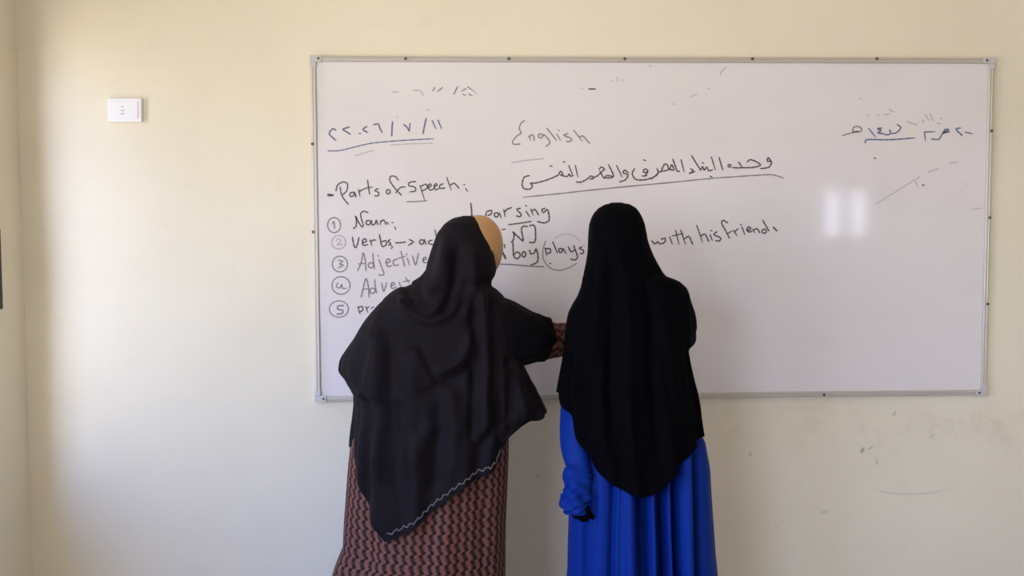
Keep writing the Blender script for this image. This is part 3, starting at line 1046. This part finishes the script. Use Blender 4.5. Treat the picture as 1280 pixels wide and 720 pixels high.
write('short half wiped dash at the right edge', [[(1020, 408), (1075, 400)], [(540, 380), (620, 330), (700, 280), (760, 244)]], K_, 4.0, M_INK_F, 1.4)

# ------------------------------------------------------------------ socket plate on the wall
pc = at(157, 138, -0.004)
sp = tag(empty('wall_socket', (pc[0], -0.0005, pc[2])), 'small white rectangular socket plate on the cream wall left of the board', 'socket')
bm = bmesh.new()
hw, hh = 0.0575, 0.0405
add_box(bm, pc[0] - hw, pc[0] + hw, -0.0125, -0.0008, pc[2] - hh, pc[2] + hh, 0.004, 3)
link('cover_plate', bm, M_PLATE, sp)
bm = bmesh.new()
add_box(bm, pc[0] - hw + .017, pc[0] + hw - .012, -0.0148, -0.0115, pc[2] - hh + .012, pc[2] + hh - .012, 0.0012)
ins = link('socket_insert', bm, M_PLATE, sp)
for dz, wd in ((.011, .008), (-.002, .012), (-.0135, .014)):
    bm = bmesh.new()
    add_box(bm, pc[0] - .006 - wd / 2, pc[0] - .006 + wd / 2, -0.0154, -0.0140, pc[2] + dz - .0017, pc[2] + dz + .0017, 0.0006)
    link('slot', bm, M_SLOT, ins)


# ------------------------------------------------------------------ people
def torso(bm, x, y, zs, sh_w=0.165, lean=0.0):
    """pelvis to neck; zs: (hip, waist, chest, shoulder, neck top)"""
    hip, waist, chest, sh, nk = zs
    add_ellipsoid(bm, (x, y, hip), (0.135, 0.095, 0.13))
    add_ellipsoid(bm, (x, y + 0.005, waist), (0.115, 0.08, 0.15))
    add_ellipsoid(bm, (x, y + lean * .5, chest), (0.120, 0.085, 0.17))
    for s_ in (-1, 1):
        add_capsule(bm, (x, y + lean, sh - 0.01), (x + s_ * sh_w, y + lean, sh - 0.03), 0.062, 0.052)
    add_capsule(bm, (x, y + lean, sh - 0.03), (x, y + lean + 0.01, nk), 0.058, 0.050)


def legs(bm, x, y, hip):
    for s_ in (-1, 1):
        kx = x + s_ * 0.095
        add_capsule(bm, (x + s_ * 0.085, y, hip - 0.03), (kx, y + 0.01, 0.47), 0.073, 0.054)
        add_capsule(bm, (kx, y + 0.01, 0.47), (kx, y - 0.015, 0.28), 0.055, 0.052)
        add_capsule(bm, (kx, y - 0.015, 0.28), (kx, y - 0.01, 0.085), 0.050, 0.036)
        add_capsule(bm, (kx, y - 0.03, 0.045), (kx + s_ * .01, y + 0.10, 0.035), 0.036, 0.032)
        add_capsule(bm, (kx + s_ * .01, y + 0.10, 0.032), (kx + s_ * .018, y + 0.16, 0.026), 0.032, 0.022)


def limb(bm, pts, rs):
    for a, b, r0, r1 in zip(pts[:-1], pts[1:], rs[:-1], rs[1:]):
        add_capsule(bm, a, b, r0, r1, 16)


def brows(parent, c, rot):
    for s_ in (-1, 1):
        pts = [(s_ * (0.012 + 0.011 * i), 0.0965 - 0.0035 * i - 0.0012 * i * i, 0.022 + 0.005 * math.sin(i / 3 * 2.6)) for i in range(4)]
        bm = bmesh.new()
        w = [Vector(c) + rot @ Vector(p) for p in pts]
        for a, b in zip(w[:-1], w[1:]):
            add_capsule(bm, a, b, 0.0030, 0.0026, 8)
        link('eyebrow', bm, M_BROW, parent, True)


# ---- the woman on the left -------------------------------------------------
YL = -0.43
fl = at(560, 600, YL)
p1 = tag(empty('person', (fl[0], YL, 0.0)),
         'person seen from behind in black shawl over brown lace dress, reaching to the right', 'person')
head1 = at(592, 314, YL + 0.012)
rot1 = (Matrix.Rotation(math.radians(-47), 3, 'Z') @ Matrix.Rotation(math.radians(-16), 3, 'X') @ Matrix.Rotation(math.radians(13), 3, 'Y'))
sh1 = at(566, 392, YL)[2]
bx = at(563, 430, YL)[0]
bm = bmesh.new()
add_head(bm, head1, rot1)
add_capsule(bm, (bx + .02, YL, sh1), (head1[0], head1[1] - 0.01, head1[2] - 0.07), 0.058, 0.052)
torso(bm, bx, YL, (0.88, 1.02, 1.17, sh1 - .02, sh1 + .02), 0.135)
legs(bm, bx, YL, 0.86)
# right arm, reaching across to the board
ra_sh, ra_el, ra_wr = at(625, 402, YL), at(672, 424, -0.345), at(728, 417, -0.185)
limb(bm, [ra_sh, ra_el, ra_wr], [0.050, 0.038, 0.025])
hd = Vector(at(800, 405, -0.075)) - Vector(ra_wr)
mx = frame(ra_wr, hd, (0.1, -0.5, 0.85))
for a, b, r0, r1 in hand_pieces(mx, 1, {'i': .12, 'm': .45, 'r': .6, 'p': .65}):
    add_capsule(bm, a, b, r0, r1, 10)
# left arm, bent, hand up near the board
la_sh, la_el, la_wr = at(487, 402, YL), at(447, 458, -0.40), at(478, 415, -0.215)
limb(bm, [la_sh, la_el, la_wr], [0.050, 0.038, 0.025])
mx = frame(la_wr, Vector((0.06, 0.10, 0.12)), (-0.3, -0.8, 0.6))
for a, b, r0, r1 in hand_pieces(mx, -1, .35):
    add_capsule(bm, a, b, r0, r1, 10)
fuse('body', bm, 0.0048, M_SKIN, p1, 4)
brows(p1, head1, rot1)

# brown lace dress
DY = YL + 0.01
garment('dress', M_LACE, p1, [
    (395, 520, 600, DY, .09, .09), (430, 470, 630, DY, .11, .11), (480, 458, 632, DY, .12, .12), (520, 448, 634, DY, .125, .125), (550, 439, 636, DY, .13, .13), (577, 436, 635.5, DY, .135, .14),
    (615, 433, 634, DY, .14, .145), (650, 430, 632, DY, .145, .15), (680, 428.5, 631, DY, .15, .155), (705, 418, 630.5, DY, .155, .16), (720, 413, 630, DY, .16, .165),
    (780, 402, 632, DY, .17, .175), (860, 392, 640, DY, .18, .185), (960, 385, 650, DY, .18, .19)],
    nu=200, nv=160, floor=0.02, cap=False, power=2.2,
    ridges=[('ridge', [(560, 600), (552, 720), (545, 940)], 16, .012, False), ('ridge', [(600, 560), (607, 720), (612, 940)], 10, -.010, False),
            ('ridge', [(470, 640), (458, 720), (440, 940)], 12, -.010, False), ('ridge', [(520, 640), (512, 720), (500, 940)], 16, .010, False)],
    folds=lambda th, P, qx, qy, t: 0.010 * np.sin(th * 9 + 1.0) * np.clip((0.75 - P[..., 2]) / 0.6, 0, 1))

# the shawl: over the head, round the neck and down to one point
hem1 = [(430, 540), (437, 548), (441, 560), (446, 590), (454, 622), (465, 650), (480, 679), (484, 677.5), (507, 667), (520, 660), (540, 640), (565, 621), (585, 606), (612, 591.5),
        (632, 577), (637, 567), (639.5, 555), (643, 546), (652, 532), (670, 526), (684, 517), (700, 510)]
rows1 = [
    (270, 577, 592, YL, .012, .02, 0), (272, 568, 596, YL, .035, .04, 0), (275, 562, 598.5, YL, .055, .055, .3), (280, 555, 602, YL, .075, .075, 1), (290, 547.5, 607.5, YL, .09, .09, 1), (300, 544, 612, YL, .098, .10, 1),
    (310, 541, 616, YL, .102, .106, 1), (320, 538.5, 619.5, YL, .105, .11, 1), (330, 536, 621.5, YL, .105, .112, 1), (338, 534, 622, YL, .105, .112, 1),
    (344, 529, 620.5, YL, .105, .112, .9), (350, 520, 616.5, YL, .105, .11, .6), (356, 508, 616, YL, .105, .11, .3), (361, 497, 619, YL, .105, .112, 0), (370, 485, 628, YL, .11, .118, 0),
    (380, 473, 636, YL, .115, .122, 0), (390, 464, 640, YL, .12, .125, 0), (400, 456, 642, YL, .125, .13, 0), (410, 449, 644, YL, .13, .133, 0), (420, 443, 645, YL, .135, .135, 0),
    (432, 435.5, 647, YL, .14, .137, 0), (442, 430.5, 649, YL, .14, .139, 0), (452, 427.5, 653, YL, .145, .14, 0), (460, 427.5, 656, YL, .145, .141, 0), (468, 430, 660, YL, .145, .142, 0),
    (478, 435.5, 665, YL, .14, .143, 0), (486, 440.5, 669.5, YL, .14, .144, 0), (492, 444, 672, YL, .14, .145, 0), (505, 444.5, 678.5, YL, .14, .146, 0), (517, 443.5, 684.5, YL, .14, .148, 0),
    (524, 443, 676, YL, .14, .149, 0), (532, 442, 664, YL, .14, .15, 0), (547, 441, 650, YL, .14, .153, 0), (562, 441, 646, YL, .145, .157, 0), (600, 439, 644, YL, .15, .165, 0), (690, 430, 642, YL, .16, .18, 0)]
rid1 = [
    ('ridge', [(562, 292), (557, 325), (548, 352), (528, 372)], 8, .010), ('ridge', [(572, 300), (568, 340), (560, 372), (552, 400)], 6, -.008),
    ('step', [(556, 300), (563, 330), (562, 362), (548, 388), (528, 396), (506, 384), (500, 368)], 14, .012),
    ('ridge', [(516, 352), (508, 362), (512, 374), (522, 380)], 4, -.010), ('ridge', [(500, 366), (512, 392), (538, 402), (562, 392), (576, 366)], 5, .010),
    ('ridge', [(588, 300), (592, 340), (590, 372), (580, 400)], 7, .008),
    ('ridge', [(600, 352), (604, 400), (607, 470), (606, 560)], 6, .011), ('ridge', [(590, 360), (592, 420), (592, 500), (590, 570)], 6, -.010),
    ('ridge', [(614, 360), (618, 420), (622, 500), (626, 570)], 6, -.010),
    ('step', [(518, 430), (530, 454), (546, 486)], 16, .010), ('ridge', [(540, 466), (560, 460), (575, 450), (586, 430), (590, 405)], 6, .010),
    ('ridge', [(548, 478), (575, 470), (592, 450)], 5, -.006),
    ('ridge', [(478, 400), (474, 460), (472, 530), (474, 610)], 9, .008), ('ridge', [(490, 420), (490, 480), (492, 560), (494, 640)], 8, -.007),
    ('ridge', [(516, 440), (516, 520), (512, 600)], 10, .007), ('ridge', [(545, 500), (548, 560), (544, 620)], 9, -.008), ('ridge', [(562, 480), (568, 540), (566, 605)], 9, .007),
    ('step', [(449, 500), (455, 478), (463, 446), (466, 428), (454, 420)], 30, .016), ('ridge', [(636, 460), (650, 490), (660, 522)], 6, .008), ('ridge', [(640, 440), (640, 490), (636, 550)], 6, -.012),
    ('ridge', [(655, 470), (668, 500), (676, 518)], 4, -.007), ('ridge', [(470, 560), (474, 610), (480, 670)], 8, .005)]
def shawl_folds(th, P, qx, qy, t):
    lo = np.clip((qy - 430) / 150, 0, 1)
    return lo * (0.007 * np.sin(th * 14 + 0.4) + 0.005 * np.sin(th * 23 + P[..., 2] * 4)) * np.clip((0.55 - np.sin(th)) / 0.6, 0.35, 1)
shawl, SP, SN, SQX, SQY = garment('shawl', M_SCARF, p1, rows1, hem1, lambda t: -75 * math.sin(math.pi * t), (math.radians(43), math.radians(50), 0.50),
                                  nu=288, nv=320, ridges=rid1, gain=1.7, folds=shawl_folds, jitter=0.004, power=2.15, smooth=5)
# pale wavy embroidery along the hem
path, path2 = [], []
nvs, nus = SP.shape[:2]
cols = [j for j in range(nus // 2, nus) if 480 < SQX[-1, j] < 640 and SQY[-1, j] > 553]
cols = [j for j in cols]
dist = 0.0
last = None
pts_tr = []
for j in cols:
    col = SP[::-1, j]
    s_ = np.concatenate([[0], np.cumsum(np.linalg.norm(np.diff(col, axis=0), axis=1))])
    n_ = SN[-1, j]

    def point(d):
        i = int(np.searchsorted(s_, d)) - 1
        f = (d - s_[i]) / (s_[i + 1] - s_[i])
        return col[i] * (1 - f) + col[i + 1] * f
    pts_tr.append((point(0.017), point(0.026), n_))
base = np.array([(a + b) / 2 + n * 0.0012 for a, b, n in pts_tr])
tip = np.array([b + n * 0.0012 for a, b, n in pts_tr])
arc = np.concatenate([[0], np.cumsum(np.linalg.norm(np.diff(base, axis=0), axis=1))])
bm = bmesh.new()
prev = None
for s_ in np.arange(0.004, arc[-1] - 0.002, 0.0022):
    c = np.array([np.interp(s_, arc, base[:, k]) for k in range(3)])
    t_ = np.array([np.interp(s_, arc, tip[:, k]) for k in range(3)])
    wv = math.sin(s_ * 2 * math.pi / 0.026) * 0.85 + 0.35 * math.sin(s_ * 2 * math.pi / 0.011)
    p = c + (t_ - c) * wv
    if prev is not None:
        add_capsule(bm, prev, p, 0.0016, 0.0016, 6)
    prev = p
link('embroidered_trim', bm, M_TRIM, shawl, True)

# right arm: black cape sleeve with the lace dress sleeve coming out of it
def rings(cols_, d):
    pts, ra = [], []
    for px, t, b, y in cols_:
        a, c = at(px, t, y), at(px, b, y)
        pts.append((a + c) / 2)
        ra.append((a[2] - c[2]) / 2)
    return pts, ra, d
pts, ra, rb = rings([(592, 374, 470, YL), (612, 369, 470, -.425), (630, 373.5, 466, -.415), (645, 380.5, 460, -.40), (660, 388, 455, -.385), (668, 392, 453, -.375), (676, 395.5, 451.5, -.362), (682, 398.5, 450.5, -.352)],
                    [.085, .088, .085, .080, .072, .062, .054, .048])
tube('cape_sleeve', M_CAPE, p1, pts, ra, rb, nu=56, n=60, cap0=True, turn_in=0.14,
     wrinkle=lambda t, a: 0.0035 * np.sin(a * 5 + t * 7) * np.clip(t * 2, 0, 1) + 0.002 * np.sin(a * 9 - t * 12))
pts, ra, rb = rings([(640, 396, 446, -.395), (662, 399, 449, -.375), (683, 402, 449, -.345), (698, 403.5, 446, -.31), (712, 403.5, 440, -.265), (728, 403, 433, -.205)], [.05, .05, .046, .042, .038, .034])
tube('dress_sleeve', M_LACE, p1, pts, ra, rb, nu=40, n=60, wrinkle=lambda t, a: 0.0012 * np.sin(a * 7 + t * 30), turn_in=0.15)
# left forearm sleeve, in front of her
tube('cape_sleeve', M_CAPE, p1, [la_sh, la_el, (np.array(la_el) + la_wr) / 2, la_wr], [.058, .056, .050, .042], [.058, .056, .050, .042], nu=40, n=60, up=(0.3, -1, 0.2),
     cap0=True, turn_in=0.2, wrinkle=lambda t, a: 0.002 * np.sin(a * 6 + t * 16))

# ---- the woman on the right ------------------------------------------------
YR = -0.46
bx2 = at(782, 430, YR)[0]
p2 = tag(empty('person', (bx2, YR, 0.0)), 'person seen from behind in long black head veil over blue pleated dress', 'person')
head2 = at(772, 306, YR + 0.015)
rot2 = Matrix.Rotation(math.radians(-4), 3, 'Z') @ Matrix.Rotation(math.radians(-8), 3, 'X')
sh2 = at(782, 384, YR)[2]
bm = bmesh.new()
add_head(bm, head2, rot2)
add_capsule(bm, (bx2, YR, sh2), (head2[0], head2[1] - 0.01, head2[2] - 0.07), 0.055, 0.050)
torso(bm, bx2, YR, (0.88, 1.02, 1.17, sh2 - .03, sh2 + .02), 0.110)
legs(bm, bx2, YR, 0.86)
# right arm bent up, hand writing on the board
rs, re, rw = at(838, 392, YR), at(850, 420, -0.335), at(826, 378, -0.175)
limb(bm, [rs, re, rw], [0.046, 0.036, 0.025])
mx = frame(rw, Vector((-0.045, 0.105, 0.055)), (0.75, -0.35, 0.5))
for a, b, r0, r1 in hand_pieces(mx, -1, {'i': .4, 'm': .5, 'r': .62, 'p': .66}):
    add_capsule(bm, a, b, r0, r1, 10)
# left arm hanging
ls, le, lw = at(737, 416, YR - .01), at(720, 550, YR - 0.03), at(721, 610, YR - 0.088)
limb(bm, [ls, le, lw], [0.042, 0.030, 0.022])
mxg = frame(at(722, 606, YR - 0.095), Vector((0.03, 0.05, -0.55)), (-0.75, -0.65, 0))
for a, b, r0, r1 in hand_pieces(mxg, -1, {'i': .85, 'm': .92, 'r': .98, 'p': 1.0}, 0.5):
    add_capsule(bm, a, b, r0, r1, 10)
fuse('body', bm, 0.0048, M_SKIN, p2, 4)
brows(p2, head2, rot2)
bm = bmesh.new()
add_capsule(bm, at(721, 582, YR - .062), at(722, 610, YR - .095), .028, .029, 16)
for a, b, r0, r1 in hand_pieces(mxg, -1, {'i': .85, 'm': .92, 'r': .98, 'p': 1.0}, 0.5, 0.0022):
    add_capsule(bm, a, b, r0, r1, 10)
fuse('glove', bm, 0.003, M_GLOVE, p2, 3)

# blue dress with deep pleats
EY = YR + 0.005
pl_ = [('ridge', [(798, 560), (799.5, 640), (801, 720), (803, 940)], 4.6, -.034, False), ('ridge', [(806, 560), (807, 640), (808.5, 720), (812, 940)], 4.6, -.028, False),
       ('ridge', [(815.5, 560), (817, 640), (819, 720), (824, 940)], 3.0, .014, False), ('ridge', [(825, 560), (827, 640), (830, 720), (836, 940)], 6.2, -.034, False),
       ('ridge', [(837, 560), (838.5, 640), (841, 720), (848, 940)], 2.6, .010, False), ('ridge', [(845, 560), (846, 640), (849, 720), (858, 940)], 5.6, -.032, False),
       ('ridge', [(860, 545), (862, 640), (863, 720), (872, 940)], 6.0, .014, False), ('ridge', [(870, 545), (873, 640), (875, 720), (886, 940)], 5.6, -.028, False),
       ('ridge', [(788, 560), (788, 640), (789, 720), (789, 940)], 8, .016, False),
       ('ridge', [(775, 560), (772.5, 640), (771, 720), (768, 940)], 3.0, .006, False), ('ridge', [(768, 560), (765, 640), (763, 720), (758, 940)], 4.0, -.010, False),
       ('ridge', [(741, 600), (739, 660), (738.5, 720), (732, 940)], 2.6, .007, False), ('ridge', [(733, 600), (730, 660), (729, 720), (722, 940)], 3.5, -.010, False),
       ('ridge', [(752, 600), (750, 660), (750, 720), (746, 940)], 6.0, .006, False)]
garment('dress', M_BLUE, p2, [
    (395, 742, 830, EY, .085, .085), (430, 722, 850, EY, .10, .10), (480, 722, 858, EY, .11, .11), (520, 722, 867, EY, .115, .115), (550, 721, 880, EY, .12, .12), (585, 718, 886, EY, .125, .128),
    (615, 714, 887.5, EY, .13, .135), (652, 711.5, 890, EY, .135, .14), (690, 711, 892.5, EY, .14, .147), (715, 711, 895, EY, .143, .15), (780, 706, 902, EY, .155, .16),
    (860, 700, 912, EY, .165, .17), (960, 694, 924, EY, .17, .18)],
    nu=420, nv=120, floor=0.02, cap=False, power=2.25, gain=1.85, ridges=pl_,
    folds=lambda th, P, qx, qy, t: 0.010 * np.sin(th * 16) * np.clip(np.sin(th) * 3, 0, 1) * np.clip((1.0 - P[..., 2]) / 0.5, 0, 1))

# long black head veil
hem2 = [(690, 480), (697, 490), (700, 505), (712, 518), (718, 538), (725, 554), (740, 578), (747, 590), (760, 602), (775, 612), (795, 621), (805, 622), (815, 620), (830, 612), (840, 597),
        (857, 575), (872, 556), (876, 546), (890, 540)]
rows2 = [
    (253.5, 763, 779, YR, .012, .015, 0), (255, 757, 786, YR, .035, .035, 0), (260, 748, 794.5, YR, .06, .06, .2), (266, 742.5, 799, YR, .078, .078, 1), (272, 739.5, 802, YR, .088, .088, 1), (280, 737, 805, YR, .097, .097, 1),
    (290, 736, 806.5, YR, .102, .104, 1), (300, 735.5, 808, YR, .105, .108, 1), (310, 735, 811, YR, .106, .110, 1), (320, 734, 815, YR, .106, .111, 1), (330, 732.5, 820.5, YR, .106, .111, 1),
    (340, 730.5, 827, YR, .106, .111, .8), (345, 729.5, 831.5, YR, .106, .111, .5), (348, 728.5, 841, YR, .107, .111, .3), (352, 728, 849, YR, .107, .111, .1), (360, 726, 857, YR, .108, .112, 0),
    (362, 725, 857.5, YR, .108, .112, 0), (370, 722, 860, YR, .109, .113, 0), (380, 716, 864, YR, .11, .115, 0), (390, 711, 868, YR, .111, .117, 0), (400, 708.5, 870, YR, .113, .118, 0), (410, 707, 870.5, YR, .115, .12, 0),
    (420, 706, 868, YR, .117, .121, 0), (427, 705.5, 863, YR, .118, .122, 0), (432, 705, 860, YR, .119, .123, 0), (440, 704.5, 860.5, YR, .12, .124, 0), (455, 702.5, 863, YR, .12, .126, 0), (475, 699.5, 867, YR, .122, .13, 0),
    (490, 697, 871, YR, .125, .132, 0), (505, 699, 873.5, YR, .127, .135, 0), (520, 700, 875, YR, .13, .137, 0), (545, 702, 877.5, YR, .132, .14, 0), (570, 704, 881, YR, .135, .145, 0), (640, 704, 884, YR, .14, .155, 0)]
rid2 = [
    ('ridge', [(757, 300), (751, 350), (744, 420), (738, 500)], 6, .007), ('ridge', [(766, 320), (764, 400), (762, 500), (764, 590)], 7, -.008), ('ridge', [(782, 320), (786, 400), (788, 500), (790, 605)], 8, .008),
    ('ridge', [(806, 330), (815, 400), (820, 500), (822, 600)], 8, -.008), ('ridge', [(830, 380), (838, 450), (846, 520), (850, 570)], 7, .008), ('ridge', [(722, 420), (716, 470), (714, 510)], 6, .006),
    ('step', [(858, 360), (859, 385), (862, 420), (862, 440)], 9, .010), ('ridge', [(736, 520), (744, 560), (752, 590)], 6, .007), ('ridge', [(728, 470), (735, 520), (745, 570)], 5, -.007)]
def veil_folds(th, P, qx, qy, t):
    lo = np.clip((qy - 400) / 160, 0, 1)
    return lo * (0.006 * np.sin(th * 15 + 0.8) + 0.004 * np.sin(th * 24 + P[..., 2] * 5)) * np.clip((0.55 - np.sin(th)) / 0.6, 0.35, 1)
garment('head_veil', M_KHIMAR, p2, rows2, hem2, lambda t: -10 * math.sin(math.pi * t), (math.radians(91), math.radians(52), 0.5),
        nu=260, nv=280, ridges=rid2, gain=1.5, folds=veil_folds, jitter=0.003, power=2.2, smooth=4, seed=5.0)
# blue sleeve of the hanging arm, gathered at the cuff
cols_ = [(470, 706, 744), (500, 702.5, 742), (530, 700.5, 741), (555, 701, 740.5), (572, 704.5, 740.5), (582, 708, 740), (589, 705.5, 741), (595, 702, 741.5), (601, 704.5, 739.5), (608, 705.5, 738.5), (615, 705, 738.5), (621, 703, 738),
         (627, 701, 737.5), (633, 703.5, 737), (640, 706.5, 735.5)]
pts, ra = [], []
for py_, l, r in cols_:
    yy = YR - .030 * min(1, max(0, (py_ - 500) / 45)) - .070 * min(1, max(0, (py_ - 552) / 70))
    a, b = at(l, py_, yy), at(r, py_, yy)
    pts.append((a + b) / 2)
    ra.append((b[0] - a[0]) / 2)
tube('dress_sleeve', M_BLUE, p2, pts, ra, [r * 1.0 for r in ra], nu=56, n=150, up=(1, 0, 0), turn_in=0.16, cap0=True,
     wrinkle=lambda t, a: np.clip((t - .45) * 3, 0, 1) * (0.0032 * np.sin(a * 3 + t * 42) + 0.0022 * np.sin(a * 5 - t * 66)) + 0.002 * np.sin(a * 4 + t * 9))
# black sleeve of the raised arm, in front of her
tube('veil_sleeve', M_KHIMAR, p2, [rs, re, (np.array(re) + rw) / 2, rw], [.052, .050, .044, .038], [.052, .050, .044, .038], nu=40, n=60, up=(0.3, -1, 0.2),
     cap0=True, turn_in=0.2, wrinkle=lambda t, a: 0.002 * np.sin(a * 6 + t * 16))
